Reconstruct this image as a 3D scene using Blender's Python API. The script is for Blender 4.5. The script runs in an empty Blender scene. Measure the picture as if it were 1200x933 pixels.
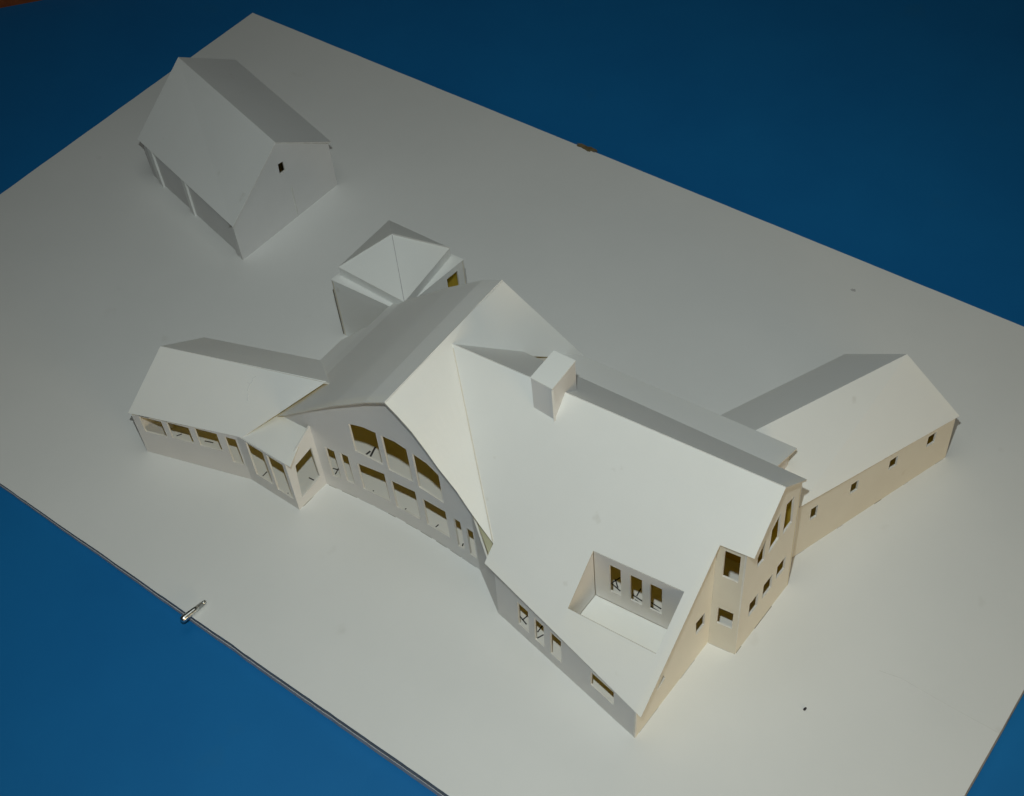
import bpy, math, random
from mathutils import Vector, Matrix, noise
from mathutils.geometry import tessellate_polygon
random.seed(4)
sc = bpy.context.scene
U = 0.01                                   # data below is in centimetres
# measured world coordinates (cm); board top is z = 0
D = {
 'wall_profile': [[-3.415, -14.948, 6.464], [-2.228, -14.918, 7.278], [1.712, -14.816, 10.488], [3.336, -14.773, 11.773], [6.776, -14.684, 14.272], [8.805, -14.632, 15.517], [9.796, -14.606, 14.724], [10.886, -14.578, 13.665], [11.818, -14.554, 12.368], [12.727, -14.53, 10.975], [14.01, -14.497, 9.399], [14.804, -14.476, 8.037]],
 'profile': [[-3.415, -14.948, 6.464], [-2.228, -14.918, 7.278], [1.712, -14.816, 10.488], [3.336, -14.773, 11.773], [6.776, -14.684, 14.272], [8.805, -14.632, 15.517], [9.794, -14.604, 14.721], [10.882, -14.574, 13.658], [11.849, -14.582, 12.419], [12.849, -14.642, 11.182], [14.244, -14.721, 9.82], [15.25, -14.913, 8.873], [16.423, -15.178, 8.004], [17.726, -15.595, 7.268]],
 'facade': {
  'F0': [-0.11, -14.743, 0],
  'F1': [14.775, -14.357, 0],
  'holes': [[[3.911, 0, 9.608], [5.261, 0, 10.033], [6.457, 0, 10.113], [6.457, 0, 6.392], [3.911, 0, 6.453]], [[6.926, 0, 10.13], [8.214, 0, 10.277], [9.266, 0, 10.12], [9.266, 0, 6.352], [6.926, 0, 6.179]], [[9.741, 0, 10.044], [11.089, 0, 9.898], [12.107, 0, 9.325], [12.107, 0, 6.055], [9.741, 0, 6.143]], [[3.752, 0, 4.926], [6.35, 0, 5.28], [6.35, 0, 1.855], [3.752, 0, 1.774]], [[6.859, 0, 4.87], [9.23, 0, 5.197], [9.23, 0, 1.688], [6.859, 0, 1.561]], [[9.841, 0, 4.859], [12.099, 0, 5.042], [12.099, 0, 1.776], [9.841, 0, 1.619]], [[0.839, 0, 5.166], [1.685, 0, 5.103], [1.685, 0, 1.648], [0.839, 0, 1.557]], [[2.218, 0, 5.286], [2.974, 0, 5.239], [2.974, 0, 1.752], [2.218, 0, 1.778]], [[12.827, 0, 4.903], [13.512, 0, 4.952], [13.512, 0, 1.481], [12.827, 0, 1.365]], [[14.002, 0, 4.724], [14.681, 0, 4.732], [14.681, 0, 1.356], [14.002, 0, 1.321]]]},
 'walls': [
  {
   'key': 'east_tall',
   'outer': [[33.656, -9.983, 0], [33.842, -2.948, 0], [33.842, -2.948, 12.26], [33.758, -6.13, 15.061], [33.668, -9.533, 11.909]],
   'holes': [[[33.694, -8.565, 4.596], [33.723, -7.448, 4.596], [33.723, -7.448, 2.967], [33.694, -8.565, 2.967]], [[33.74, -6.806, 4.652], [33.772, -5.616, 4.652], [33.772, -5.616, 2.986], [33.74, -6.806, 2.986]], [[33.786, -5.058, 4.767], [33.817, -3.905, 4.767], [33.817, -3.905, 3.189], [33.786, -5.058, 3.189]], [[33.706, -8.095, 9.51], [33.728, -7.259, 10.537], [33.731, -7.157, 8.18], [33.707, -8.058, 8.285]], [[33.748, -6.519, 10.812], [33.775, -5.49, 11.65], [33.778, -5.375, 8.567], [33.745, -6.639, 8.249]], [[33.791, -4.87, 11.694], [33.818, -3.872, 11.511], [33.822, -3.697, 8.445], [33.791, -4.894, 8.346]]],
   't': 0.14,
   'out': [1, 0, 0],
   'label': None},
  {
   'key': 'recess_front',
   'outer': [[31.633, -10.224, 0], [33.656, -9.983, 0], [33.6, -9.51, 11.909], [31.577, -9.755, 11.791]],
   'holes': [[[32.156, -9.715, 11.092], [33.268, -9.582, 11.092], [33.281, -9.695, 8.244], [32.169, -9.828, 8.244]], [[32.108, -9.978, 4.691], [33.224, -9.845, 4.691], [33.233, -9.919, 2.836], [32.117, -10.052, 2.836]]],
   't': 0.14,
   'out': [0, -1, 0],
   'label': None},
  {
   'key': 'east_low',
   'outer': [[31.473, -19.1, 0], [31.633, -10.224, 0], [31.641, -9.774, 11.791], [31.476, -18.95, 3.286]],
   'holes': [[[31.602, -11.955, 4.841], [31.622, -10.849, 4.737], [31.622, -10.824, 3.225], [31.603, -11.877, 3.237]], [[31.519, -16.552, 2.609], [31.533, -15.764, 3.544], [31.537, -15.55, 2.815]]],
   't': 0.14,
   'out': [1, 0, 0],
   'label': None},
  {
   'key': 'front_low',
   'outer': [[18.107, -16.534, 0], [31.473, -19.1, 0], [31.501, -18.955, 3.286], [18.161, -16.25, 6.413]],
   'holes': [[[20.339, -16.789, 3.79], [21.414, -16.995, 3.79], [21.392, -17.114, 1.099], [20.316, -16.907, 1.099]], [[21.996, -17.111, 3.705], [22.945, -17.293, 3.705], [22.922, -17.41, 1.044], [21.974, -17.228, 1.044]], [[23.556, -17.407, 3.773], [24.606, -17.608, 3.773], [24.583, -17.728, 1.059], [23.533, -17.527, 1.059]], [[27.383, -18.162, 3.333], [29.514, -18.571, 3.333], [29.5, -18.643, 1.704], [27.369, -18.234, 1.704]]],
   't': 0.14,
   'out': [0, -1, 0],
   'label': None},
  {
   'key': 'return',
   'outer': [[14.775, -14.357, 0], [18.107, -16.534, 0], [18.161, -16.25, 6.413], [17.54, -16.164, 5.5], [14.775, -14.357, 7.75]],
   'holes': [],
   't': 0.14,
   'out': [-0.6, -1, 0],
   'label': None},
  {
   'key': 'wing_front',
   'outer': [[-14.541, -20.398, 0], [-5.38, -17.737, 0], [-5.38, -17.737, 5.42], [-14.541, -20.398, 4.55]],
   'holes': [[[-13.886, -20.207, 4.695], [-11.915, -19.635, 4.695], [-11.915, -19.635, 2.762], [-13.886, -20.207, 2.762]], [[-11.471, -19.506, 4.849], [-9.535, -18.943, 4.849], [-9.535, -18.943, 2.886], [-11.471, -19.506, 2.886]], [[-9.042, -18.8, 5.033], [-7.105, -18.238, 5.033], [-7.105, -18.238, 2.888], [-9.042, -18.8, 2.888]], [[-6.499, -18.062, 4.937], [-5.554, -17.787, 4.937], [-5.554, -17.787, 1.765], [-6.499, -18.062, 1.765]]],
   't': 0.14,
   'out': [0, -1, 0],
   'label': None},
  {
   'key': 'bay_front',
   'outer': [[-5.38, -17.737, 0], [-0.182, -17.796, 0], [-0.182, -17.796, 5.66], [-5.38, -17.737, 5.5]],
   'holes': [[[-4.424, -17.748, 5.378], [-2.575, -17.769, 5.378], [-2.575, -17.769, 1.379], [-4.424, -17.748, 1.379]], [[-2.195, -17.773, 5.385], [-0.505, -17.792, 5.385], [-0.505, -17.792, 1.102], [-2.195, -17.773, 1.102]]],
   't': 0.14,
   'out': [0, -1, 0],
   'label': None},
  {
   'key': 'bay_end',
   'outer': [[-0.182, -17.796, 0], [-0.11, -14.743, 0], [-0.11, -14.743, 7.1], [-0.182, -17.796, 5.4]],
   'holes': [[[-0.162, -16.969, 4.628], [-0.12, -15.159, 4.978], [-0.119, -15.124, 1.393], [-0.169, -17.24, 0.979]]],
   't': 0.14,
   'out': [1, 0, 0],
   'label': None},
  {
   'key': 'wing_west',
   'outer': [[-15.3, -11.6, 0], [-14.5, -20.3, 0], [-14.5, -20.3, 4.4], [-14.884, -16.124, 7.3], [-15.3, -11.6, 4.2]],
   'holes': [],
   't': 0.14,
   'out': [-1, 0, 0],
   'label': None},
  {
   'key': 'wing_back',
   'outer': [[-5, -8.6, 0], [-15.1, -11.8, 0], [-15.1, -11.8, 4.5], [-5, -8.6, 4.5]],
   'holes': [],
   't': 0.14,
   'out': [0, 1, 0],
   'label': None},
  {
   'key': 'gable_west',
   'outer': [[-3.6, -0.9, 0], [-3.6, -9, 0], [-3.6, -9, 6.4], [-3.6, -0.9, 6.4]],
   'holes': [],
   't': 0.14,
   'out': [-1, 0, 0],
   'label': None},
  {
   'key': 'gable_back_right',
   'outer': [[12.5, 0.8, 0], [8.2, -1.3, 0], [8.2, -1.3, 14.85], [12.5, 0.8, 8.1]],
   'holes': [],
   't': 0.14,
   'out': [0, 1, 0],
   'label': None},
  {
   'key': 'gable_back_left',
   'outer': [[8.2, -1.3, 0], [-3.599, -1.45, 0], [-3.599, -1.45, 5.9], [0.201, -1.402, 9], [5.2, -1.338, 12.9], [8.2, -1.3, 14.85]],
   'holes': [],
   't': 0.14,
   'out': [0, 1, 0],
   'label': None},
  {
   'key': 'east_wing_front',
   'outer': [[32.603, -1.863, 0], [38.008, 13.574, 0], [38.008, 13.574, 4.6], [34.09, 2.385, 5.85], [33, -0.73, 6.15], [32.603, -1.863, 6.3]],
   'holes': [[[33.378, 0.351, 4.912], [33.596, 0.972, 4.912], [33.596, 0.972, 3.548], [33.378, 0.351, 3.548]], [[34.625, 3.913, 4.75], [34.867, 4.603, 4.75], [34.867, 4.603, 3.562], [34.625, 3.913, 3.562]], [[35.863, 7.449, 4.614], [36.131, 8.215, 4.614], [36.131, 8.215, 3.459], [35.863, 7.449, 3.459]], [[37.118, 11.033, 4.47], [37.398, 11.834, 4.47], [37.398, 11.834, 3.223], [37.118, 11.033, 3.223]]],
   't': 0.14,
   'out': [1, 0, 0],
   'label': None},
  {
   'key': 'east_wing_north',
   'outer': [[37.9, 13.45, 0], [28.702, 14.6, 0], [28.702, 14.6, 4.3], [33.336, 14.021, 7.1], [37.9, 13.45, 4.5]],
   'holes': [],
   't': 0.14,
   'out': [0, 1, 0],
   'label': None},
  {
   'key': 'east_wing_west',
   'outer': [[28.6, 14.5, 0], [24.208, 1.523, 0], [24.208, 1.523, 6.2], [28.6, 14.5, 4.2]],
   'holes': [],
   't': 0.14,
   'out': [-1, 0, 0],
   'label': None},
  {
   'key': 'main_back',
   'outer': [[33.842, -2.948, 0], [13.5, -4.4, 0], [13.5, -4.4, 11.3], [33.842, -2.948, 11.6]],
   'holes': [],
   't': 0.14,
   'out': [0, 1, 0],
   'label': None},
  {
   'key': 'rear_end',
   'outer': [[31, -3.1, 0], [31, 0.9, 0], [31, 0.9, 9.15], [31, -3.1, 10.65]],
   'holes': [],
   't': 0.14,
   'out': [1, 0, 0],
   'label': None},
  {
   'key': 'rear_back',
   'outer': [[31, 0.9, 0], [13.204, 0.5, 0], [13.204, 0.5, 7.7], [31, 0.9, 9.15]],
   'holes': [],
   't': 0.14,
   'out': [0, 1, 0],
   'label': None}],
 'hole': [[24.435, -13.276, 9.069], [31.09, -12.72, 9.236], [31.092, -16.015, 6.179], [24.451, -16.409, 6.161]],
 'zm': [8.9935, -7.755, 15, 0.0524, -0.9278],
 'wr': [8.994, -7.755, 15],
 'gb': {
  'b1': [11.581, -2.49, 10.42],
  'c0': [13.312, 1.853, 7.247],
  'rb': [8.243, -1.031, 15.23],
  'rw': [8.517, -5.633, 15.433]},
 'lw': {
  'a0': [-14.797, -20.472, 4.715],
  'a1': [-4.79, -17.651, 5.55],
  'a2': [-3.502, -14.891, 6.35],
  'r1': [-0.727, -11.72, 8.822],
  'r0': [-15.105, -15.565, 7.75],
  'bk0': [-15.648, -11.274, 4.6],
  'bk1': [-5.491, -8.472, 5.4],
  'by0': [0.366, -17.802, 5.744],
  'by1': [-0.756, -14.286, 6.638]},
 'rw': {
  'ef': [38.142, 13.957, 4.6],
  'rf': [33.078, 14.857, 7.5],
  'bf': [28.236, 15.11, 4.4],
  'en': [33.181, -1.226, 6.81],
  'rn': [27.349, -0.153, 8.984],
  'bn': [22.507, 0.101, 5.884]},
 'roofs': [
  {
   'key': 'main_front',
   'outer': [[8.994, -7.755, 15], [34.15, -6.13, 15.19], [34.244, -9.718, 11.856], [31.92, -9.959, 11.755], [31.936, -19.064, 3.305], [17.704, -16.702, 6.242], [17.726, -15.595, 7.268]],
   'holes': [[[24.435, -13.276, 9.069], [31.09, -12.72, 9.236], [31.092, -16.015, 6.179], [24.451, -16.409, 6.161]]],
   't': 0.13},
  {
   'key': 'main_back',
   'outer': [[34.15, -6.13, 15.19], [8.994, -7.755, 15], [11.182, -2.9, 11.074], [34.15, -3.01, 12.58]],
   'holes': [],
   't': 0.13},
  {
   'key': 'rear_low',
   'outer': [[13.343, 1.064, 8.4], [10.181, -1.605, 9.208], [10.781, -2.805, 9.68], [31.3, -2.9, 10.821], [31.3, 1.36, 9.26]],
   'holes': [],
   't': 0.13}],
 'tower': {
  'top': [[-9.598, -1.868, 6.6], [-2.459, -1.561, 6.6], [-1.817, 5.86, 6.6], [-8.956, 5.552, 6.6]],
  'eave': [[-9.256, -1.096, 7.55], [-2.076, -1.263, 7.55], [-2.91, 5.588, 7.55], [-9.411, 5.512, 7.55]],
  'apex': [-5.878, 2.288, 10.2],
  'win': [[-1.988, 3.882, 5.404], [-1.887, 5.051, 5.668], [-1.875, 5.187, 4.181], [-1.978, 4.001, 4.867]]},
 'barn': {
  'B0': [-23.713, 0.097, 0],
  'B1': [-23.315, 12.611, 0],
  'B2': [-39.809, 3.817, 0],
  'rn': [-23.442, 6.815, 9],
  'rf': [-40.52, 11.323, 9],
  'en': [-23.495, -0.09, 4.3],
  'ef': [-40.15, 3.899, 4.4],
  'bn': [-23.482, 13.167, 4.7],
  'bf': [-40.951, 18.101, 4.4],
  'win': [[-23.509, 6.5, 6.716], [-23.488, 7.169, 6.626], [-23.489, 7.15, 5.567], [-23.511, 6.435, 5.552]],
  'score': [[-23.483, 7.324, 3.448], [-23.486, 7.247, 0.305]]},
 'pin': [[-0.434, -30.159, 0.35], [-0.119, -27.896, 0.35]],
 'crumb': [39.586, -10.937, 0],
 'dent': [23.881, 25.865, 0],
 'chip': [[-7.479, 28.739, 0], [-4.981, 29.004, 0]],
 'scuff': [[[-6.299, -14.115, 7.848], [-6.379, -14.59, 7.565]], [[-6.379, -14.59, 7.565], [-6.298, -14.928, 7.35]], [[-6.126, -15.038, 7.268], [-5.875, -15.486, 6.971]], [[-6.243, -13.839, 8.011], [-6.4, -14.098, 7.867]], [[-6.652, -14.463, 7.667], [-6.283, -14.483, 7.621]]],
 'gusset': [[14.677, -14.059, 7.458], [17.426, -15.395, 6.818], [17.549, -16.004, 6.225]],
 'scratch': [[42.274, -5.605, 0], [43.75, -5.3, 0], [45.572, -5.367, 0], [47.713, -5.416, 0], [50.543, -5.402, 0]],
 'wood': [[-76.734, 14.502, -0.8], [-70.302, 22.379, -0.8]],
 'stain': [-6.657, -3.05, 4.6],
 'marks': [[[1.165, -11.27, 0], [0.718, -9.813, 0]], [[0.54, -11.17, 0], [0.658, -10.371, 0]], [[-0.149, -13.663, 0], [-0.432, -12.735, 0]], [[-0.717, -13.33, 0], [-0.205, -13.194, 0]], [[-4.868, -17.296, 0], [-4.884, -16.496, 0]], [[-4.859, -17.694, 0], [-4.868, -17.296, 0]], [[-2.229, -17.641, 0], [-2.007, -17.098, -0]], [[3.424, -13.684, 0], [3.433, -13.185, 0]], [[6.632, -13.493, 0], [6.645, -13.099, 0]], [[9.6, -13.415, 0], [9.676, -12.892, 0]], [[12.432, -13.567, 0], [12.301, -13.193, -0]], [[19.892, -16.046, 0], [19.985, -15.557, 0]], [[19.531, -15.866, 0], [20.352, -16.157, 0]], [[21.373, -16.219, 0], [21.346, -15.566, 0]], [[21.599, -16.733, 0], [21.844, -16.15, 0]], [[-1.68, -15.081, 0], [-1.168, -15.044, 0]], [[-7.273, -17.053, 0], [-6.628, -16.935, 0]], [[23.381, -9.971, 0], [23.656, -9.169, 0]], [[23.431, -9.937, 0], [24.303, -10.134, 0]], [[23.431, -9.497, 0], [23.99, -9.997, 0]], [[25.17, -9.895, 0], [26.088, -9.964, 0]], [[25.558, -10.151, 0], [26.194, -10.235, 0]], [[25.501, -9.844, 0], [25.397, -9.133, 0]], [[26.489, -9.692, 0], [27.534, -9.753, 0]], [[26.683, -9.989, 0], [27.725, -10.048, 0]], [[-13.709, -17.942, 0], [-13.483, -17.58, 0]], [[-11.36, -17.035, -0], [-10.642, -16.773, 0]]],
 'mul': [],
 'balcony_windows': [[1.166, 2.023, 5.068, 8.262], [2.708, 3.614, 5.151, 8.225], [4.186, 5.087, 5.193, 8.267]],
 'C': [55.176, -53.922, 83.6],
 'R': [[0.7982, 0.4145, -0.4371], [0.5977, -0.6351, 0.4892], [-0.0748, -0.6518, -0.7547]],
 'f': 1599.42}

# ------------------------------------------------------------ camera, world, lamps, exposure
CP = Vector(D['C']) * U
Rm = Matrix(D['R'])                         # columns: camera right, down, forward
right, down, fwd = Rm.col[0], Rm.col[1], Rm.col[2]
cam = bpy.data.cameras.new('camera'); co = bpy.data.objects.new('camera', cam)
sc.collection.objects.link(co); sc.camera = co
m = Matrix.Identity(4)
for i in range(3):
    m[i][0] = right[i]; m[i][1] = -down[i]; m[i][2] = -fwd[i]; m[i][3] = CP[i]
co.matrix_world = m
cam.sensor_width = 36; cam.lens = D['f'] / 1200 * 36
cam.clip_start = 0.01; cam.clip_end = 50

w = bpy.data.worlds.new('World'); sc.world = w; w.use_nodes = True
w.node_tree.nodes['Background'].inputs[0].default_value = (1.0, 0.98, 0.85, 1)
w.node_tree.nodes['Background'].inputs[1].default_value = 0.010

def area(name, loc, target, sx, sy, power, col):
    l = bpy.data.lights.new(name, 'AREA'); l.shape = 'RECTANGLE'; l.size = sx; l.size_y = sy
    l.energy = power; l.color = col
    o = bpy.data.objects.new(name, l); sc.collection.objects.link(o); o.location = loc
    o.rotation_euler = (Vector(target) - Vector(loc)).to_track_quat('-Z', 'Y').to_euler()
    return o
flash_pos = CP - down * 0.105 - right * 0.022 + fwd * 0.01
fl_ = bpy.data.lights.new('flash_lamp', 'SPOT'); fl_.energy = 16.1; fl_.color = (0.905, 1.0, 0.975)
fl_.spot_size = math.radians(86); fl_.spot_blend = 1.0; fl_.shadow_soft_size = 0.008
flo = bpy.data.objects.new('flash_lamp', fl_); sc.collection.objects.link(flo); flo.location = flash_pos
flo.rotation_euler = (Vector((0.12, -0.10, 0)) - flash_pos).to_track_quat('-Z', 'Y').to_euler()
area('ceiling_bounce_lamp', (0.1, -0.05, 1.7), (0.05, -0.02, 0), 0.9, 0.9, 2.4, (0.97, 1.0, 0.93))
area('room_lamp', (1.45, -0.46, 0.26), (0.33, -0.06, 0.05), 0.5, 0.3, 3.7, (1.0, 0.78, 0.46))
sc.view_settings.view_transform = 'Standard'; sc.view_settings.look = 'None'
sc.cycles.diffuse_bounces = 8; sc.cycles.max_bounces = 14
sc.view_settings.exposure = 0; sc.view_settings.gamma = 1

# ------------------------------------------------------------ materials
def new_mat(name):
    mt = bpy.data.materials.new(name); mt.use_nodes = True
    return mt, mt.node_tree, mt.node_tree.nodes['Principled BSDF']
def mottled(name, c1, c2, scale=12, rough=0.6, bump=0.0, bscale=400, spec=0.3, spots=None, streak=False):
    mt, nt, b = new_mat(name); N = nt.nodes; Lk = nt.links
    tc = N.new('ShaderNodeTexCoord')
    n = N.new('ShaderNodeTexNoise'); n.inputs['Scale'].default_value = scale; n.inputs['Detail'].default_value = 6
    n.inputs['Roughness'].default_value = 0.6
    Lk.new(tc.outputs['Object'], n.inputs['Vector'])
    r = N.new('ShaderNodeValToRGB'); r.color_ramp.elements[0].position = 0.3; r.color_ramp.elements[1].position = 0.72
    r.color_ramp.elements[0].color = (*c1, 1); r.color_ramp.elements[1].color = (*c2, 1)
    Lk.new(n.outputs['Fac'], r.inputs['Fac']); out = r.outputs['Color']
    if spots:
        n2 = N.new('ShaderNodeTexNoise'); n2.inputs['Scale'].default_value = spots[0]; n2.inputs['Detail'].default_value = 3
        mp = N.new('ShaderNodeMapping'); mp.inputs['Scale'].default_value = spots[3] if len(spots) > 3 else (1, 1, 1)
        mp.inputs['Rotation'].default_value = (0, 0, 0.6)
        Lk.new(tc.outputs['Object'], mp.inputs['Vector']); Lk.new(mp.outputs[0], n2.inputs['Vector'])
        r2 = N.new('ShaderNodeValToRGB'); r2.color_ramp.elements[0].position = spots[1]; r2.color_ramp.elements[1].position = spots[1] + 0.07
        r2.color_ramp.elements[0].color = (0, 0, 0, 1); r2.color_ramp.elements[1].color = (1, 1, 1, 1)
        Lk.new(n2.outputs['Fac'], r2.inputs['Fac'])
        mx = N.new('ShaderNodeMix'); mx.data_type = 'RGBA'
        ml = N.new('ShaderNodeMath'); ml.operation = 'MULTIPLY'; ml.inputs[1].default_value = 0.35
        Lk.new(r2.outputs['Color'], ml.inputs[0]); Lk.new(ml.outputs[0], mx.inputs['Factor'])
        Lk.new(out, mx.inputs['A']); mx.inputs['B'].default_value = (*spots[2], 1); out = mx.outputs['Result']
    Lk.new(out, b.inputs['Base Color'])
    b.inputs['Roughness'].default_value = rough; b.inputs['Specular IOR Level'].default_value = spec
    if bump:
        n3 = N.new('ShaderNodeTexNoise'); n3.inputs['Scale'].default_value = bscale; n3.inputs['Detail'].default_value = 4
        Lk.new(tc.outputs['Object'], n3.inputs['Vector'])
        bp = N.new('ShaderNodeBump'); bp.inputs['Strength'].default_value = bump; bp.inputs['Distance'].default_value = 0.0004
        Lk.new(n3.outputs['Fac'], bp.inputs['Height']); Lk.new(bp.outputs['Normal'], b.inputs['Normal'])
    return mt
def translucent(mt, frac, col):
    nt = mt.node_tree; b = nt.nodes['Principled BSDF']; out = nt.nodes['Material Output']
    tr = nt.nodes.new('ShaderNodeBsdfTranslucent'); tr.inputs['Color'].default_value = (*col, 1)
    mx = nt.nodes.new('ShaderNodeMixShader'); mx.inputs[0].default_value = frac
    nt.links.new(b.outputs[0], mx.inputs[1]); nt.links.new(tr.outputs[0], mx.inputs[2]); nt.links.new(mx.outputs[0], out.inputs['Surface'])
    return mt
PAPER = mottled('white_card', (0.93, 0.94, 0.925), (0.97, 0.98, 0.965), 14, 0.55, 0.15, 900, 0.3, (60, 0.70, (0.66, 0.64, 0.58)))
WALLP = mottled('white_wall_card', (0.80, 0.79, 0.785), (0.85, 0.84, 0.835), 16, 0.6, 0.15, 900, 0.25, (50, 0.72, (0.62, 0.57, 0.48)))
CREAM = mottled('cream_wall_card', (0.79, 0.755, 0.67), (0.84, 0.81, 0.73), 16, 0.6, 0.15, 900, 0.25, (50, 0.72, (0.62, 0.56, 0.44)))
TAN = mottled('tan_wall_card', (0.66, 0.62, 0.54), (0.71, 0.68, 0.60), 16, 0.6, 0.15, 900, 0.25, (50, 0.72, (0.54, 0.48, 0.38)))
BOARD = mottled('white_base_card', (0.775, 0.78, 0.765), (0.83, 0.83, 0.815), 5, 0.5, 0.10, 500, 0.35, (26, 0.70, (0.62, 0.61, 0.57)))
KRAFT = mottled('brown_card_back', (0.62, 0.46, 0.09), (0.70, 0.53, 0.13), 40, 0.75, 0, 400, 0.1)
translucent(PAPER, 0.13, (1, 0.92, 0.7)); translucent(WALLP, 0.10, (1, 0.9, 0.65)); translucent(KRAFT, 0.62, (1, 0.86, 0.18))
EDGE = mottled('cut_card_edge', (0.70, 0.66, 0.58), (0.80, 0.76, 0.68), 90, 0.8, 0, 400, 0.1)
REVEAL = mottled('white_cut_edge', (0.72, 0.70, 0.66), (0.82, 0.81, 0.78), 90, 0.7, 0, 400, 0.1)
DARKB = mottled('painted_shade_card_back', (0.20, 0.15, 0.05), (0.26, 0.20, 0.07), 40, 0.8, 0, 400, 0.1)  # barn roof underside; interior shade put into the colour so the window reads dark
GAP = mottled('dark_glue_gap', (0.16, 0.14, 0.10), (0.26, 0.23, 0.18), 90, 0.9, 0, 400, 0.05)
CORE = mottled('grey_foam_core', (0.26, 0.26, 0.25), (0.38, 0.38, 0.37), 120, 0.9, 0.3, 600, 0.1)
LINER = mottled('light_board_liner', (0.50, 0.49, 0.50), (0.62, 0.61, 0.62), 80, 0.7, 0, 400, 0.1)
BLUE = mottled('blue_laminate', (0.006, 0.150, 0.415), (0.008, 0.172, 0.455), 7, 0.5, 0.08, 250, 0.25, (14, 0.66, (0.015, 0.16, 0.38)))
INK = mottled('dark_pencil', (0.02, 0.02, 0.022), (0.06, 0.055, 0.06), 200, 0.7)
FAINT = mottled('faint_scratch', (0.68, 0.675, 0.66), (0.76, 0.755, 0.74), 200, 0.7)
GRIME = mottled('faint_pencil', (0.42, 0.41, 0.42), (0.56, 0.55, 0.54), 200, 0.7)
TORN = mottled('torn_brown_paper', (0.10, 0.075, 0.03), (0.26, 0.20, 0.11), 150, 0.9)
STAIN = mottled('orange_glue_stain', (0.62, 0.42, 0.26), (0.74, 0.62, 0.48), 300, 0.6)
def wood():
    mt, nt, b = new_mat('varnished_orange_wood'); N = nt.nodes; Lk = nt.links
    tc = N.new('ShaderNodeTexCoord'); mp = N.new('ShaderNodeMapping'); mp.inputs['Scale'].default_value = (3, 40, 40)
    n = N.new('ShaderNodeTexNoise'); n.inputs['Scale'].default_value = 3; n.inputs['Detail'].default_value = 8
    r = N.new('ShaderNodeValToRGB')
    r.color_ramp.elements[0].color = (0.20, 0.045, 0.008, 1); r.color_ramp.elements[1].color = (0.42, 0.11, 0.02, 1)
    Lk.new(tc.outputs['Object'], mp.inputs[0]); Lk.new(mp.outputs[0], n.inputs['Vector']); Lk.new(n.outputs['Fac'], r.inputs['Fac'])
    Lk.new(r.outputs['Color'], b.inputs['Base Color']); b.inputs['Roughness'].default_value = 0.4
    return mt
WOOD = wood()
def metal():
    mt, nt, b = new_mat('polished_steel'); b.inputs['Metallic'].default_value = 1
    b.inputs['Base Color'].default_value = (0.72, 0.74, 0.72, 1); b.inputs['Roughness'].default_value = 0.22
    n = nt.nodes.new('ShaderNodeTexNoise'); n.inputs['Scale'].default_value = 300
    r = nt.nodes.new('ShaderNodeMapRange'); r.inputs['To Min'].default_value = 0.15; r.inputs['To Max'].default_value = 0.32
    nt.links.new(n.outputs['Fac'], r.inputs['Value']); nt.links.new(r.outputs[0], b.inputs['Roughness'])
    return mt
STEEL = metal()

# ------------------------------------------------------------ helpers
ORG = {}                                     # world origin (cm) of every object
def mesh_obj(name, verts, faces, mats, midx=None, parent=None, label=None, smooth=False):
    """verts in world centimetres; ONE mesh object, local to its parent"""
    o0 = ORG.get(parent.name, Vector((0, 0, 0))) if parent else Vector((0, 0, 0))
    me = bpy.data.meshes.new(name)
    me.from_pydata([tuple((Vector(v) - o0) * U) for v in verts], [], faces)
    for mm in mats: me.materials.append(mm)
    if midx:
        for p, k in zip(me.polygons, midx): p.material_index = k
    if smooth:
        for p in me.polygons: p.use_smooth = True
    me.update()
    o = bpy.data.objects.new(name, me); sc.collection.objects.link(o)
    if parent: o.parent = parent
    ORG[o.name] = o0
    if label: o['label'] = label
    return o
def root(name, loc, label, cat):
    o = bpy.data.objects.new(name, None); sc.collection.objects.link(o)
    o.location = Vector(loc) * U; o.empty_display_size = 0.02
    o['label'] = label; o['category'] = cat; ORG[o.name] = Vector(loc); return o
def newell(P):
    n = Vector((0, 0, 0))
    for i in range(len(P)):
        a, b = P[i], P[(i + 1) % len(P)]
        n += Vector(((a.y - b.y) * (a.z + b.z), (a.z - b.z) * (a.x + b.x), (a.x - b.x) * (a.y + b.y)))
    return n.normalized()
def slab_data(outer, holes, t, out):
    """flat card of thickness t; `out` is the side that shows white"""
    outer = [Vector(p) for p in outer]; holes = [[Vector(p) for p in h] for h in holes]
    n = newell(outer)
    if n.dot(Vector(out)) < 0: n = -n
    flat = outer[:]
    for h in holes: flat += h
    tris = tessellate_polygon([outer] + holes)
    V = flat + [p - n * t for p in flat]; K = len(flat); F = []; M = []
    for a, b, c in tris:
        nn = (flat[b] - flat[a]).cross(flat[c] - flat[a])
        if nn.length < 1e-9: continue
        if nn.dot(n) < 0: b, c = c, b
        F.append((a, b, c)); M.append(0); F.append((a + K, c + K, b + K)); M.append(1)
    s = 0
    for li, loop in enumerate([outer] + holes):
        k = len(loop); nl = newell(loop); ccw = nl.dot(n) > 0
        for i in range(k):
            a, b = s + i, s + (i + 1) % k
            q = (a, a + K, b + K, b)
            if not ccw: q = q[::-1]
            if li > 0: q = q[::-1]
            F.append(q); M.append(2)
        s += k
    return V, F, M, n
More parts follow.
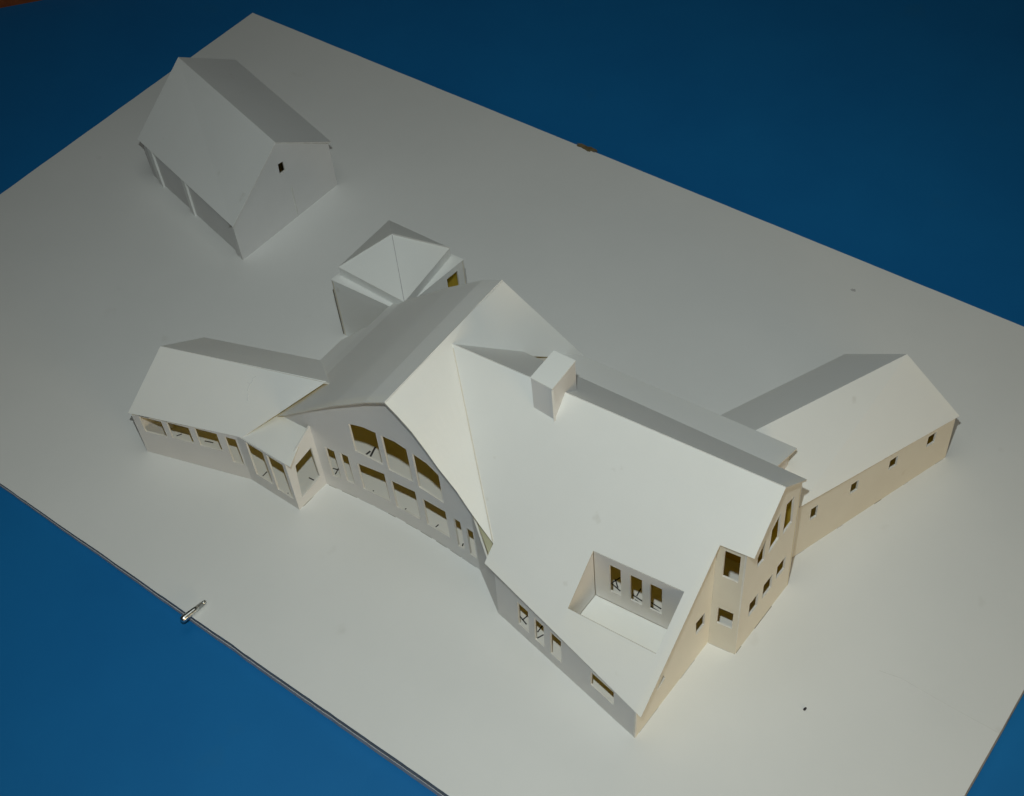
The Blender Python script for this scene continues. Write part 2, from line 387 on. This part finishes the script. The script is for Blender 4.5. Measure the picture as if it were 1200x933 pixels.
def window(hole, n, t, parent, mat=REVEAL, name='window', inset=0.008, proud=0.006, label=None):
    h = [Vector(p) for p in hole]; k = len(h)
    c = sum(h, Vector((0, 0, 0))) / k
    nl = newell(h)
    inner = []
    for i in range(k):
        e1 = (h[i] - h[i - 1]).normalized(); e2 = (h[(i + 1) % k] - h[i]).normalized()
        p1 = nl.cross(e1); p2 = nl.cross(e2)
        d = (p1 + p2); dd = d.length_squared
        inner.append(h[i] + d * (2 * inset / max(dd, 0.8)))
    V = []; F = []
    for ring, off in ((h, proud), (inner, proud), (inner, -t - proud), (h, -t - proud)):
        V += [p + n * off for p in ring]
    for j in range(4):
        for i in range(k):
            a, b = j * k + i, j * k + (i + 1) % k
            jj = ((j + 1) % 4) * k
            F.append((a, b, jj + (i + 1) % k, jj + i))
    return mesh_obj(name, V, F, [mat], None, parent, label)
def wall(parent, outer, holes, t, out, name='wall', label=None, mats=None, backmat=None):
    V, F, M, n = slab_data(outer, holes, t, out)
    o = mesh_obj(name, V, F, mats or [WALLP, backmat or KRAFT, REVEAL], M, parent, label)
    for h in holes: window(h, n, t, o)
    return o
def roof(parent, outer, holes=(), t=0.13, name='roof_panel', label=None, out=(0, 0, 1), mats=None):
    V, F, M, n = slab_data(outer, list(holes), t, out)
    return mesh_obj(name, V, F, mats or [PAPER, KRAFT, EDGE], M, parent, label)
def strip(parent, a, b, w, name, mat, n=(0, 0, 1), h=0.02, label=None):
    a, b, n = Vector(a), Vector(b), Vector(n).normalized()
    s = (b - a).normalized().cross(n) * w / 2
    V = [a - s, a + s, b + s, b - s]; V = V + [v + n * h for v in V]
    F = [(0, 1, 2, 3), (7, 6, 5, 4), (0, 4, 5, 1), (1, 5, 6, 2), (2, 6, 7, 3), (3, 7, 4, 0)]
    return mesh_obj(name, V, F, [mat], None, parent, label)
Z = Vector((0, 0, 1))
V3 = Vector

# ------------------------------------------------------------ setting: blue table top
tz = lambda x: -0.26 - 0.0195 * (min(x, 18) + 42)    # the board stands a little higher off the table to the right
def table():
    xs = [-190, 18, 110]; vs = []; 
    for x in xs:
        for y in (-130, 190): vs.append((x, y, tz(x) - 0.03))
    for x in xs:
        for y in (-130, 190): vs.append((x, y, tz(x) - 3))
    F = [(0, 2, 3, 1), (2, 4, 5, 3), (6, 7, 9, 8), (8, 9, 11, 10), (0, 1, 7, 6), (4, 10, 11, 5),
         (0, 6, 8, 2), (2, 8, 10, 4), (1, 3, 9, 7), (3, 5, 11, 9)]
    o = mesh_obj('tabletop', vs, F, [BLUE]); o['kind'] = 'structure'; o['label'] = 'smooth dark blue tabletop under the model board'
table()

# ------------------------------------------------------------ base board
bx0, bx1, by0, by1 = -50.85, 50.73, -29.35, 29.44
bb = root('base_board', (0, 0, 0), 'large white rectangular board lying on the blue tabletop under the paper buildings', 'board')
def board():
    rnd = random.Random(2)
    def edge(a, b, n, amp=0.05):
        a = V3(a); b = V3(b); d = (b - a).normalized(); s = V3((-d.y, d.x, 0)); out = []
        for i in range(n):
            t = i / n; p = a.lerp(b, t)
            j = noise.noise(p * 0.35) * amp + noise.noise(p * 1.7) * amp * 0.6 if i else 0
            out.append(p + s * j)
        return out
    per = edge((bx0, by0, 0), (bx1, by0, 0), 160) + edge((bx1, by0, 0), (bx1, by1, 0), 60, 0.02) + \
          edge((bx1, by1, 0), (bx0, by1, 0), 120, 0.02) + edge((bx0, by1, 0), (bx0, by0, 0), 60, 0.03)
    k = len(per)
    bot = lambda p: tz(p.x) + 0.0
    def layer(f_top, f_bot, off, name, mat):
        c = V3((0, 0, 0)); V = []
        for p in per:
            q = p - (V3((p.x, p.y, 0)).normalized()) * off
            V.append(V3((q.x, q.y, f_top(p))))
        for p in per:
            q = p - (V3((p.x, p.y, 0)).normalized()) * off
            V.append(V3((q.x, q.y, f_bot(p))))
        F = [tuple(range(k)), tuple(range(2 * k - 1, k - 1, -1))]
        F += [(i, i + k, (i + 1) % k + k, (i + 1) % k) for i in range(k)]
        return mesh_obj(name, V, F, [mat], None, bb)
    th = lambda p: -bot(p)
    layer(lambda p: 0, lambda p: -0.05, 0, 'top_sheet', BOARD)
    layer(lambda p: -0.052, lambda p: -0.05 - th(p) * 0.52, 0.03, 'foam_core', CORE)
    layer(lambda p: -0.052 - th(p) * 0.52, lambda p: -th(p) + 0.01, -0.02, 'bottom_sheet', LINER)
board()
# torn spot on the far edge, a dent and faint score lines belong to the board
def patch(parent, c, rx, ry, name, mat, z=0.006, seed=1, ang=0, k=18, jag=0.35, label=None):
    rnd = random.Random(seed); V = []
    for i in range(k):
        a = 2 * math.pi * i / k; r = 1 + rnd.uniform(-jag, jag)
        x, y = rx * r * math.cos(a), ry * r * math.sin(a)
        V.append((c[0] + x * math.cos(ang) - y * math.sin(ang), c[1] + x * math.sin(ang) + y * math.cos(ang), z + (c[2] if len(c) > 2 else 0)))
    V2 = [(x, y, zz - 0.012) for x, y, zz in V]
    F = [tuple(range(k)), tuple(range(2 * k - 1, k - 1, -1))] + [(i, i + k, (i + 1) % k + k, (i + 1) % k) for i in range(k)]
    return mesh_obj(name, V + V2, F, [mat], None, parent, label)
ch = D['chip']
cm = (V3(ch[0]) + V3(ch[1])) / 2
tp = patch(bb, (cm.x, by1 + 0.05, 0.02), abs(ch[1][0] - ch[0][0]) * 0.45, 0.3, 'torn_patch', TORN, 0.02, 5, 0.03, 24, 0.3, 'torn brown notch in the far edge of the board')
for a_, b_ in zip(D['scratch'], D['scratch'][1:]):
    strip(bb, a_, b_, 0.05, 'scratch_mark', FAINT, (0, 0, 1), 0.006)
patch(bb, D['dent'], 0.22, 0.16, 'dent_mark', GRIME, 0.004, 3)

# ------------------------------------------------------------ main house
H = root('paper_house', (10, -10, 0), 'large white card model house with wings, tower and chimney at the centre of the board', 'model house')
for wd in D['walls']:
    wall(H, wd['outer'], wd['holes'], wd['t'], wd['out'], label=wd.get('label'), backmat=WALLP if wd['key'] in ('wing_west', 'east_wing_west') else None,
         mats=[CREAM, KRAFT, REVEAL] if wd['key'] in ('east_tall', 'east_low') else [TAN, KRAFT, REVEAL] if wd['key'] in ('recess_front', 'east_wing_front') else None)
for rd in D['roofs']:
    roof(H, rd['outer'], rd['holes'], rd['t'])

# curved front gable wall
F0, F1 = V3(D['facade']['F0']), V3(D['facade']['F1'])
PR = [V3(p) for p in D['profile']]
def bow(x):
    t = (x - F0.x) / (F1.x - F0.x); return 0.42 * max(0, math.sin(math.pi * min(max(t, 0), 1)))
def line_y(x): return F0.y + (F1.y - F0.y) * (x - F0.x) / (F1.x - F0.x)
def facade():
    import bmesh
    t = 0.14
    WPR = [V3(p) for p in D['wall_profile']]
    def prof_z(x):
        for a, b in zip(WPR, WPR[1:]):
            if a.x <= x <= b.x: return a.z + (b.z - a.z) * (x - a.x) / (b.x - a.x)
        return WPR[-1].z
    top = [p for p in WPR if p.x < 14.4]
    outer = [V3((F0.x, 0, 0)), V3((F1.x, 0, 0)), V3((F1.x, 0, prof_z(F1.x) - 0.3))]
    outer += [V3((p.x, 0, p.z - 0.2)) for p in reversed(top)]
    outer += [V3((F0.x, 0, 6.2))]
    holes = [[V3(p) for p in h] for h in D['facade']['holes']]
    flat = outer[:]
    for h in holes: flat += h
    tris = tessellate_polygon([outer] + holes)
    bm = bmesh.new(); vs = [bm.verts.new(p) for p in flat]
    for a, b, c in tris:
        try: f = bm.faces.new((vs[a], vs[b], vs[c]))
        except ValueError: pass
    x = -3
    while x < 14.4:
        bmesh.ops.bisect_plane(bm, geom=bm.verts[:] + bm.edges[:] + bm.faces[:], plane_co=(x, 0, 0), plane_no=(1, 0, 0), dist=1e-5)
        x += 0.8
    for f in bm.faces:
        f.normal_update()
        if f.normal.y > 0: f.normal_flip()
    for v in bm.verts: v.co.y = line_y(v.co.x) + bow(v.co.x)
    V = [v.co.copy() for v in bm.verts]; bm.verts.index_update()
    Ff = [tuple(v.index for v in f.verts) for f in bm.faces]; K = len(V)
    be = []
    for e in bm.edges:
        if len(e.link_faces) == 1:
            f = e.link_faces[0]; l = [l for l in f.loops if l.edge == e][0]
            be.append((l.vert.index, l.link_loop_next.vert.index))
    bm.free()
    F = Ff + [tuple(i + K for i in reversed(f)) for f in Ff] + [(a, a + K, b + K, b) for a, b in be]
    M = [0] * len(Ff) + [1] * len(Ff) + [2] * len(be)
    V = V + [v + V3((0, t, 0)) for v in V]
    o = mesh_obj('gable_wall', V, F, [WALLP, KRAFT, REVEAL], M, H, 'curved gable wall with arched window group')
    for h in holes:
        hh = [V3((p.x, line_y(p.x) + bow(p.x), p.z)) for p in h]
        window(hh, V3((0, -1, 0)), t, o)
    return o
facade()

# gable roof: convex profile swept back
def gable_roof():
    n = len(PR)
    pk = max(range(n), key=lambda i: PR[i].z)
    def back(i):
        p = PR[i]
        if i == pk: return V3(D['gb']['rb'])
        if i <= pk:
            y = -0.9 - (pk - i) / pk * 0.3; x = p.x - 0.55 * (i / pk) - 0.25 * (1 - i / pk)
            return V3((x, y, p.z - 0.2 * (i / pk)))
        u = (i - pk) / (n - 1 - pk)
        return V3((p.x - 0.6 + 0.35 * u, -0.9 + min(1.0, (15.2 - p.z) / 6.2) * 1.6, p.z - 0.2 * (1 - u)))
    FA = V3((-5.0, -14.9, 5.5)); FB = V3((-5.0, -1.2, 5.5))
    def sheet(idx, name, label):
        t = 0.10; idx = [-1] + idx; V = []; F = []; M = []; S = 14; K = len(idx)
        for j in range(S + 1):
            for i in idx:
                a, b = (FA, FB) if i < 0 else (PR[i] + V3((0, -0.12, 0)), back(i))
                if i < 0:
                    a0_ = PR[0] + V3((0, -0.12, 0)); b0_ = back(0); tt = j / S
                    p = a0_.lerp(b0_, tt) + (FA - a0_) * max(0.0, min(1.0, (0.78 - tt) / 0.12))
                else:
                    p = a.lerp(b, j / S)
                p = p + V3((0, 0, noise.noise(p * 0.12 + V3((i > pk, 0, 3))) * 0.10 * (1 if 0 < j < S else 0)))
                V.append(p)
        N = len(V)
        for j in range(S):
            for q in range(K - 1):
                a = j * K + q; F.append((a, a + 1, a + K + 1, a + K)); M.append(0)
        # drop along the sheet normal
        nrm = [V3((0, 0, 0)) for _ in V]
        for f in F:
            nn = newell([V[k] for k in f])
            for k in f: nrm[k] += nn
        V2 = [v - nn.normalized() * t for v, nn in zip(V, nrm)]
        F2 = [tuple(k + N for k in reversed(f)) for f in F]; M2 = [1] * len(F2)
        rim = [q for q in range(K)] + [j * K + K - 1 for j in range(1, S + 1)] + [S * K + q for q in range(K - 2, -1, -1)] + [j * K for j in range(S - 1, 0, -1)]
        F3 = [(rim[i], rim[i] + N, rim[(i + 1) % len(rim)] + N, rim[(i + 1) % len(rim)]) for i in range(len(rim))]
        o = mesh_obj(name, V + V2, F + F2 + F3, [PAPER, KRAFT, EDGE], M + M2 + [2] * len(F3), H, label)
        return o
    sheet(list(range(0, pk + 1)), 'gable_roof', 'curved grey gable roof slope facing away')
    # right slope: front part runs from the rake down to the valley with the main roof, rear part is flat
    gb = {k: V3(v) for k, v in D['gb'].items()}
    WR = V3(D['wr']); E5 = PR[-1]; RW = gb['rw']
    ridx = list(range(pk, n)); cum = [0]
    for i in ridx[1:]: cum.append(cum[-1] + (PR[i] - PR[i - 1]).length)
    A = []; Bv = []
    for i, cdist in zip(ridx, cum):
        A.append(PR[i] + V3((0, -0.12, 0)) * (i < n - 1))
        tt = cdist / cum[-1]
        Bv.append(WR.lerp(E5, tt))
    S = 8; K = len(A); V = []; F = []
    for j in range(S + 1):
        for q in range(K):
            p = A[q].lerp(Bv[q], j / S)
            # convex belly between rake and valley
            V.append(p + V3((0.6, 0, 0.8)) * 0.0 * math.sin(math.pi * j / S) * math.sin(math.pi * q / (K - 1)))
    for j in range(S):
        for q in range(K - 1):
            a = j * K + q; F.append((a, a + 1, a + K + 1, a + K))
    o = len(V); V += [RW, gb['rb'], gb['c0'], gb['b1']]
    top_row = [j * K for j in range(S + 1)]
    F.append((top_row[0], top_row[S], o))
    F += [(S * K, o + 1, o), (S * K, o + 3, o + 1), (o + 3, o + 2, o + 1)]
    # the fan beneath the ridge line
    for i in range(1, S): V[top_row[i]] = V[top_row[0]].lerp(V[top_row[S]], i / S)
    N = len(V); t = 0.12; nrm = [V3((0, 0, 0)) for _ in V]; G2 = []
    for f in F:
        nn = newell([V[k] for k in f])
        if nn.z < 0: f = tuple(reversed(f)); nn = -nn
        G2.append(f)
        for k in f: nrm[k] += nn
    V2 = [v - nn.normalized() * t for v, nn in zip(V, nrm)]
    ed = {}
    for f in G2:
        for i in range(len(f)):
            a, b = f[i], f[(i + 1) % len(f)]
            if (b, a) in ed: del ed[(b, a)]
            else: ed[(a, b)] = 1
    F3 = [(a, a + N, b + N, b) for a, b in ed]
    mesh_obj('gable_roof', V + V2, G2 + [tuple(k + N for k in reversed(f)) for f in G2] + F3, [PAPER, KRAFT, EDGE],
             [0] * len(G2) + [1] * len(G2) + [2] * len(F3), H, 'bright gable roof slope beside the main roof')
    a, b = PR[pk] + V3((0, -0.12, 0)), back(pk)
    strip(H, a + V3((0.06, 0, 0.0)), b + V3((0.06, 0, 0.0)), 0.09, 'ridge_edge', REVEAL, (0.6, 0, 1), 0.03)
gable_roof()

GUS = mottled('pale_olive_card', (0.60, 0.57, 0.38), (0.66, 0.63, 0.44), 60, 0.7)
gs = [V3(p) for p in D['gusset']]
V_, F_, M_, n_ = slab_data(gs, [], 0.08, (0.3, -1, 0.5))
mesh_obj('gusset', V_, F_, [GUS], None, H, 'pale olive card gusset in the gap beside the gable wall')

# left wing roof
lw = {k: V3(v) for k, v in D['lw'].items()}
roof(H, [lw['r0'], lw['a0'], lw['a1'], lw['r1']], t=0.08, label='front slope of the left wing roof', mats=[PAPER, KRAFT, REVEAL])
roof(H, [lw['r0'], lw['r1'] + V3((0.3, 0.0, 0.0)), lw['bk1'] + V3((0.35, 0.1, 0)), lw['bk0']], label='shaded rear slope of the left wing roof')
roof(H, [lw['a1'] + V3((0, 0, -0.01)), lw['by0'], lw['by1'], lw['a2'] + V3((0.0, 0.0, -0.02))], label='small roof over the window bay')

# right wing roof
rw = {k: V3(v) for k, v in D['rw'].items()}
roof(H, [rw['rn'], rw['rf'], rw['ef'], rw['en']], label='pale sunward slope of the right wing roof')
roof(H, [rw['rn'], rw['bn'], rw['bf'], rw['rf']], label='shaded rear slope of the right wing roof')

# recessed balcony in the main roof
zx, zy, zz, na, nb_ = D['zm']
zroof = lambda x, y: zz - (na * (x - zx) + nb_ * (y - zy))
hl = [V3(p) for p in D['hole']]              # TL TR BR BL
FZ = 3.7
tl, tr, br, bl = hl
D_ = lambda p, z: V3((p.x, p.y, z))
def balcony():
    y_in = 0.02
    yb = lambda x, a=tl, b=tr: a.y + (b.y - a.y) * (x - a.x) / (b.x - a.x)
    c = D['balcony_windows']
    holes = []
    u = (D_(tr, 0) - D_(tl, 0)).normalized()
    for (u0, u1, z0, z1) in c:
        f = lambda uu, z: D_(tl, 0) + u * uu + Z * z
        holes.append([f(u0, z1), f(u1, z1), f(u1, z0), f(u0, z0)])
    e = V3((0, 0.03, 0))
    wall(H, [D_(tl, FZ) + e, D_(tr, FZ) + e, D_(tr, tr.z - 0.13) + e, D_(tl, tl.z - 0.13) + e], [[p + e for p in h] for h in holes], 0.12, (0, -1, 0), 'balcony_wall', 'balcony back wall with three tall windows')
    yf = bl.y - 1.0
    wall(H, [V3((tl.x - .03, tl.y, FZ)), V3((tl.x - .03, tl.y, tl.z - .1)), V3((bl.x - .03, bl.y, bl.z - .1)), V3((bl.x - .03, bl.y - .6, bl.z - .75)), V3((bl.x - .03, bl.y - .6, FZ))], [], 0.12, (1, 0, 0), 'balcony_wall')
    wall(H, [V3((tr.x + .03, tr.y, FZ)), V3((tr.x + .03, tr.y, tr.z - .1)), V3((br.x + .03, br.y, br.z - .1)), V3((br.x + .03, br.y - .6, br.z - .75)), V3((br.x + .03, br.y - .6, FZ))], [], 0.12, (-1, 0, 0), 'balcony_wall')
    roof(H, [V3((tl.x, tl.y, FZ)), V3((tr.x, tr.y, FZ)), V3((br.x, br.y - .6, FZ)), V3((bl.x, bl.y - .6, FZ))], (), 0.1, 'balcony_floor')
balcony()

# chimney astride the ridge
def box_quad(c, z0, z1, name, parent, mat, grow=0.0, label=None):
    cx = sum(p[0] for p in c) / 4; cy = sum(p[1] for p in c) / 4
    P = []
    for z in (z0, z1):
        for p in c:
            d = V3((p[0] - cx, p[1] - cy, 0)); L = d.length
            P.append(V3((p[0], p[1], z)) + d / L * grow)
    F = [(3, 2, 1, 0), (4, 5, 6, 7)] + [(i, (i + 1) % 4, (i + 1) % 4 + 4, i + 4) for i in range(4)]
    return mesh_obj(name, P, F, [mat], None, parent, label)
cc = [(16.5, -8.56), (18.26, -8.6), (18.1, -5.8), (16.4, -5.85)]
chm = box_quad(cc, 11.8, 16.78, 'chimney', H, WALLP)
box_quad(cc, 16.8, 16.9, 'cap', chm, PAPER, 0.05)
for i, j in ((1, 1),):
    strip(chm, (cc[1][0] + .02, cc[1][1] - .02, 13.6), (cc[1][0] + .02, cc[1][1] - .02, 16.75), 0.16, 'corner_strip', REVEAL, (1, -1, 0), 0.05)

# tower behind the gable
T = D['tower']; top = [V3(p) for p in T['top']]; eave = [V3(p) for p in T['eave']]; apex = V3(T['apex'])
def tower():
    tw = None
    for i in range(4):
        a, b = top[i], top[(i + 1) % 4]
        outn = V3((b.y - a.y, -(b.x - a.x), 0))
        hs = []
        if i == 1:
            u = (D_(b, 0) - D_(a, 0)).normalized()
            hs = [[D_(a, 0) + u * 5.35 + Z * 5.95, D_(a, 0) + u * 6.65 + Z * 5.95, D_(a, 0) + u * 6.65 + Z * 4.2, D_(a, 0) + u * 5.35 + Z * 4.2]]
        wall(H, [D_(a, 0), D_(b, 0), D_(b, 6.48), D_(a, 6.48)], hs, 0.14, outn, 'tower_wall', mats=[PAPER, KRAFT, REVEAL])
    n = 4; cx = sum((p for p in top), V3((0, 0, 0))) / 4
    # flat ledge, neck and pyramid
    ledge = box_quad([(p.x, p.y) for p in top], 6.48, 6.6, 'tower_ledge', H, PAPER, 0.03)
    ec = sum((p for p in eave), V3((0, 0, 0))) / 4
    neck = [(p.x + (ec.x - p.x) * 0.004, p.y + (ec.y - p.y) * 0.004) for p in eave]
    box_quad(neck, 6.602, 7.44, 'tower_neck', H, PAPER)
    V = [p + V3((0, 0, -.0)) for p in eave] + [apex] + [p + V3((0, 0, -0.10)) for p in eave]
    F = [(0, 1, 4), (1, 2, 4), (2, 3, 4), (3, 0, 4), (8, 7, 6, 5)] + [((i + 1) % 4, i, i + 5, (i + 1) % 4 + 5) for i in range(4)]
    pr = mesh_obj('tower_roof', V, F, [PAPER], None, H)
    for i, m in ((1, GRIME), (2, REVEAL), (0, REVEAL)):
        e = eave[i]; d = apex - e
        strip(pr, e + d * 0.01, e + d * 0.985, 0.07 if i != 2 else 0.16, 'seam', m, (lambda c: c if c.z > 0 else -c)(d.cross(V3((-d.y, d.x, 0)))), 0.025)
    # dark glue gap down the left corner
    strip(H, top[0] + V3((-0.03, 0.0, -1.2)), V3((top[0].x - .03, top[0].y, 0.1)), 0.10, 'corner_gap', GAP, (-1, 0, 0), 0.05)
tower()

# seams and cut edges along the valley, small underside gussets at eaves
hol = V3(D['wr'])
mf = [V3(p) for p in D['roofs'][0]['outer']]
n_main = newell(mf); n_main = n_main if n_main.z > 0 else -n_main
a, b = mf[0], mf[6]
strip(H, a + (b - a) * 0.02, b - (b - a) * 0.01, 0.08, 'valley_edge', EDGE, n_main, 0.05)
strip(H, mf[0] + n_main * .0, mf[1] + n_main * .0, 0.06, 'ridge_edge', REVEAL, n_main, 0.02)

# floor sheet with pencilled plan lines seen through the windows
fl = mesh_obj('floor_sheet', [V3(p) for p in ((-14.2, -20.0, 0.012), (-5.2, -17.3, 0.012), (-0.3, -17.4, 0.012), (0.2, -14.2, 0.012), (14.2, -13.9, 0.012), (18, -16, 0.012), (31.2, -18.4, 0.012), (31.3, -10, 0.012), (33.3, -9.6, 0.012), (33.4, -3.4, 0.012), (12, -1, 0.012), (-3.4, -1, 0.012), (-14.6, -12, 0.012))],
              [tuple(range(13))], [BOARD], None, H)
for i, (a, b) in enumerate(D['marks']):
    strip(fl, (a[0], a[1], 0.016), (b[0], b[1], 0.016), 0.16 if i < 2 else 0.09, 'pencil_mark', INK, (0, 0, 1), 0.012)

for a, b in D['scuff']:
    strip(H, V3(a) + Z * .01, V3(b) + Z * .01, 0.035, 'scuff_mark', FAINT, (0, -.4, 1), 0.012)
# short dark glue lines where wall feet meet the board
def foot(parent, pts, off, w, seed):
    rnd = random.Random(seed)
    for a, b in zip(pts, pts[1:]):
        a = V3(a); b = V3(b); d = (b - a); L = d.length; d.normalize(); s = V3((d.y, -d.x, 0)) * off; x = rnd.uniform(0, .5)
        while x < L - .3:
            e = min(L, x + rnd.uniform(.5, 2.4))
            strip(parent, a + d * x + s + Z * .0, a + d * e + s * rnd.uniform(.7, 1.3), w * rnd.uniform(.4, .7), 'glue_line', GAP if rnd.random() < .6 else GRIME, (0, 0, 1), 0.006)
            x = e + rnd.uniform(.6, 3.4)
WL = {wd['key']: wd['outer'] for wd in D['walls']}
foot(H, [WL['east_low'][0], WL['east_low'][1]], .012, .09, 2)
foot(H, [WL['recess_front'][0], WL['recess_front'][1]], .012, .06, 3)
foot(H, [WL['east_tall'][0], WL['east_tall'][1]], .012, .07, 4)
foot(H, [WL['east_wing_front'][0], WL['east_wing_front'][1]], .012, .08, 5)
foot(H, [WL['bay_end'][0], WL['bay_end'][1]], .012, .09, 6)
foot(H, [(F0.x + i * 1.45, line_y(F0.x + i * 1.45) + bow(F0.x + i * 1.45), 0) for i in range(11)], .012, .05, 7)

# ------------------------------------------------------------ barn
B = {k: (V3(v) if not isinstance(v[0], list) else [V3(q) for q in v]) for k, v in D['barn'].items()}
bn = root('paper_barn', ((B['B0'].x + B['B2'].x) / 2, 8, 0), 'small white card barn with posts along one side, far left on the board', 'model barn')
q0, q1, q2 = B['B0'], B['B1'], B['B2']
q3 = V3((-40.4, 17.4, 0))
rn, rf = B['rn'], B['rf']
wall(bn, [q0, q1, D_(q1, 4.92), D_(rn, rn.z - .16), D_(q0, 4.05)], [B['win']], 0.14, (1, 0, 0), label='end wall with one tiny dark window')
# close up gable: keep planar by projecting ridge on the wall plane
wall(bn, [q3, q2 + V3((0, .5, 0)), D_(q2 + V3((0, .5, 0)), 4.4), V3((q2.x - .2, 10.6, 8.2)), D_(q3, 4.1)], [], 0.14, (-1, 0, 0))
wall(bn, [q1, q3, D_(q3, 4.3), D_(q1, 4.4)], [], 0.14, (0, 1, 0))
ax = (q2 - q0).normalized(); inn = V3((ax.y, -ax.x, 0)); inn = inn if inn.y > 0 else -inn
wall(bn, [q0 + inn * 0.22 + ax * .15, q2 + inn * 0.22 - ax * .02, D_(q2 + inn * 0.22 - ax * .02, 4.25), D_(q0 + inn * 0.22 + ax * .15, 4.15)], [], 0.12, -inn, label='shaded recessed side wall behind the posts', mats=[WALLP, WALLP, REVEAL])
LB = (q2 - q0).length
def post(s, wdt, lean=0.0):
    a = q0 + ax * s; b = q0 + ax * (s + lean); c = []
    for p, z in ((a, 0), (b, 4.35)):
        c += [D_(p - ax * wdt / 2 - inn * 0.0, z), D_(p + ax * wdt / 2, z), D_(p + ax * wdt / 2 + inn * 0.2, z), D_(p - ax * wdt / 2 + inn * 0.2, z)]
    F = [(0, 1, 2, 3), (7, 6, 5, 4), (0, 4, 5, 1), (1, 5, 6, 2), (2, 6, 7, 3), (3, 7, 4, 0)]
    mesh_obj('post', c, F, [PAPER], None, bn)
post(LB - 1.85, 0.8, 0.15); post(LB - 7.75, 0.65, -0.1)
# triangular end bracket at the near corner
c0 = q0
wall(bn, [q0, q0 + ax * 1.0, D_(q0 + ax * 1.3, 3.1), D_(q0 + ax * .2, 3.95)], [], 0.12, -inn)
roof(bn, [rf, B['ef'], B['en'], rn], t=0.14, label='front slope of the barn roof', mats=[PAPER, DARKB, REVEAL])
roof(bn, [rf, rn, B['bn'], B['bf']], t=0.14, label='shaded rear slope of the barn roof', mats=[PAPER, DARKB, REVEAL])
strip(bn, B['score'][0] + V3((.02, 0, 0)), B['score'][1] + V3((.02, 0, 0)), 0.13, 'door_edge', REVEAL, (1, 0, 0), 0.05)

# ------------------------------------------------------------ metal pin
pa, pb = [V3(p) for p in D['pin']]
def pin():
    d = (pb - pa); L = d.length; d.normalize()
    s = d.cross(Z).normalized(); u = s.cross(d)
    prof = [(0, 0), (0.0, .12), (.06, .21), (.16, .255), (.3, .265), (.5, .255), (1.2, .215), (2.0, .165), (L - .75, .125), (L - .62, .085), (L - .5, .075), (L - .42, .13), (L - .2, .15), (L - .05, .12), (L, .05), (L, 0)]
    k = 20; V = []; F = []
    for (x, r) in prof:
        for i in range(k):
            a = 2 * math.pi * i / k; V.append(pa + d * x + s * r * math.cos(a) + u * r * math.sin(a))
    for j in range(len(prof) - 1):
        for i in range(k):
            F.append((j * k + i, j * k + (i + 1) % k, (j + 1) * k + (i + 1) % k, (j + 1) * k + i))
    o = mesh_obj('metal_pin', V, F, [STEEL], None, None, None, True)
    o['label'] = 'short tapered shiny metal pin lying across the front left edge of the board'; o['category'] = 'pin'
pin()

# ------------------------------------------------------------ crumb on the board
def crumb():
    c = V3(D['crumb']); V = []; F = []; k = 8
    for j, (z, r) in enumerate(((0.0, .09), (.04, .12), (.08, .08), (.1, .02))):
        for i in range(k):
            a = 2 * math.pi * i / k; rr = r * (1 + 0.35 * noise.noise(V3((i * 1.3, j, 2))))
            V.append(c + V3((rr * math.cos(a) * 0.8 + z * .3, rr * math.sin(a) * 1.3, z)))
    for j in range(3):
        for i in range(k): F.append((j * k + i, j * k + (i + 1) % k, (j + 1) * k + (i + 1) % k, (j + 1) * k + i))
    F.append(tuple(range(3 * k, 4 * k))); F.append(tuple(range(k - 1, -1, -1)))
    o = mesh_obj('crumb', V, F, [INK]); o['label'] = 'tiny black crumb on the white board in front of the house'; o['category'] = 'crumb'
crumb()

# ------------------------------------------------------------ wooden board beyond the far left corner of the table
wa, wb = [V3(p) for p in D['wood']]
def woodp():
    d = (wb - wa).normalized(); n = V3((-d.y, d.x, 0)); n = n if n.y > 0 else -n
    a = wa - d * 40; b = wb + d * 40; z0, z1 = tz(-60) - .02, 1.6
    a0, b0 = a, b; a1, b1 = a + n * 30, b + n * 30
    bev = 0.25
    V = [D_(a0, z0), D_(b0, z0), D_(b1, z0), D_(a1, z0), D_(a0, z1 - bev), D_(b0, z1 - bev), D_(b1, z1 - bev), D_(a1, z1 - bev),
         D_(a0 + n * bev, z1), D_(b0 + n * bev, z1), D_(b1, z1), D_(a1, z1)]
    F = [(3, 2, 1, 0), (0, 1, 5, 4), (4, 5, 9, 8), (8, 9, 10, 11), (1, 2, 6, 5), (5, 6, 10, 9), (2, 3, 7, 6), (6, 7, 11, 10), (3, 0, 4, 7), (7, 4, 8, 11)]
    o = mesh_obj('wooden_board', V, F, [WOOD]); o['label'] = 'dark reddish brown wooden board edge in the top left corner'; o['category'] = 'board'
woodp()
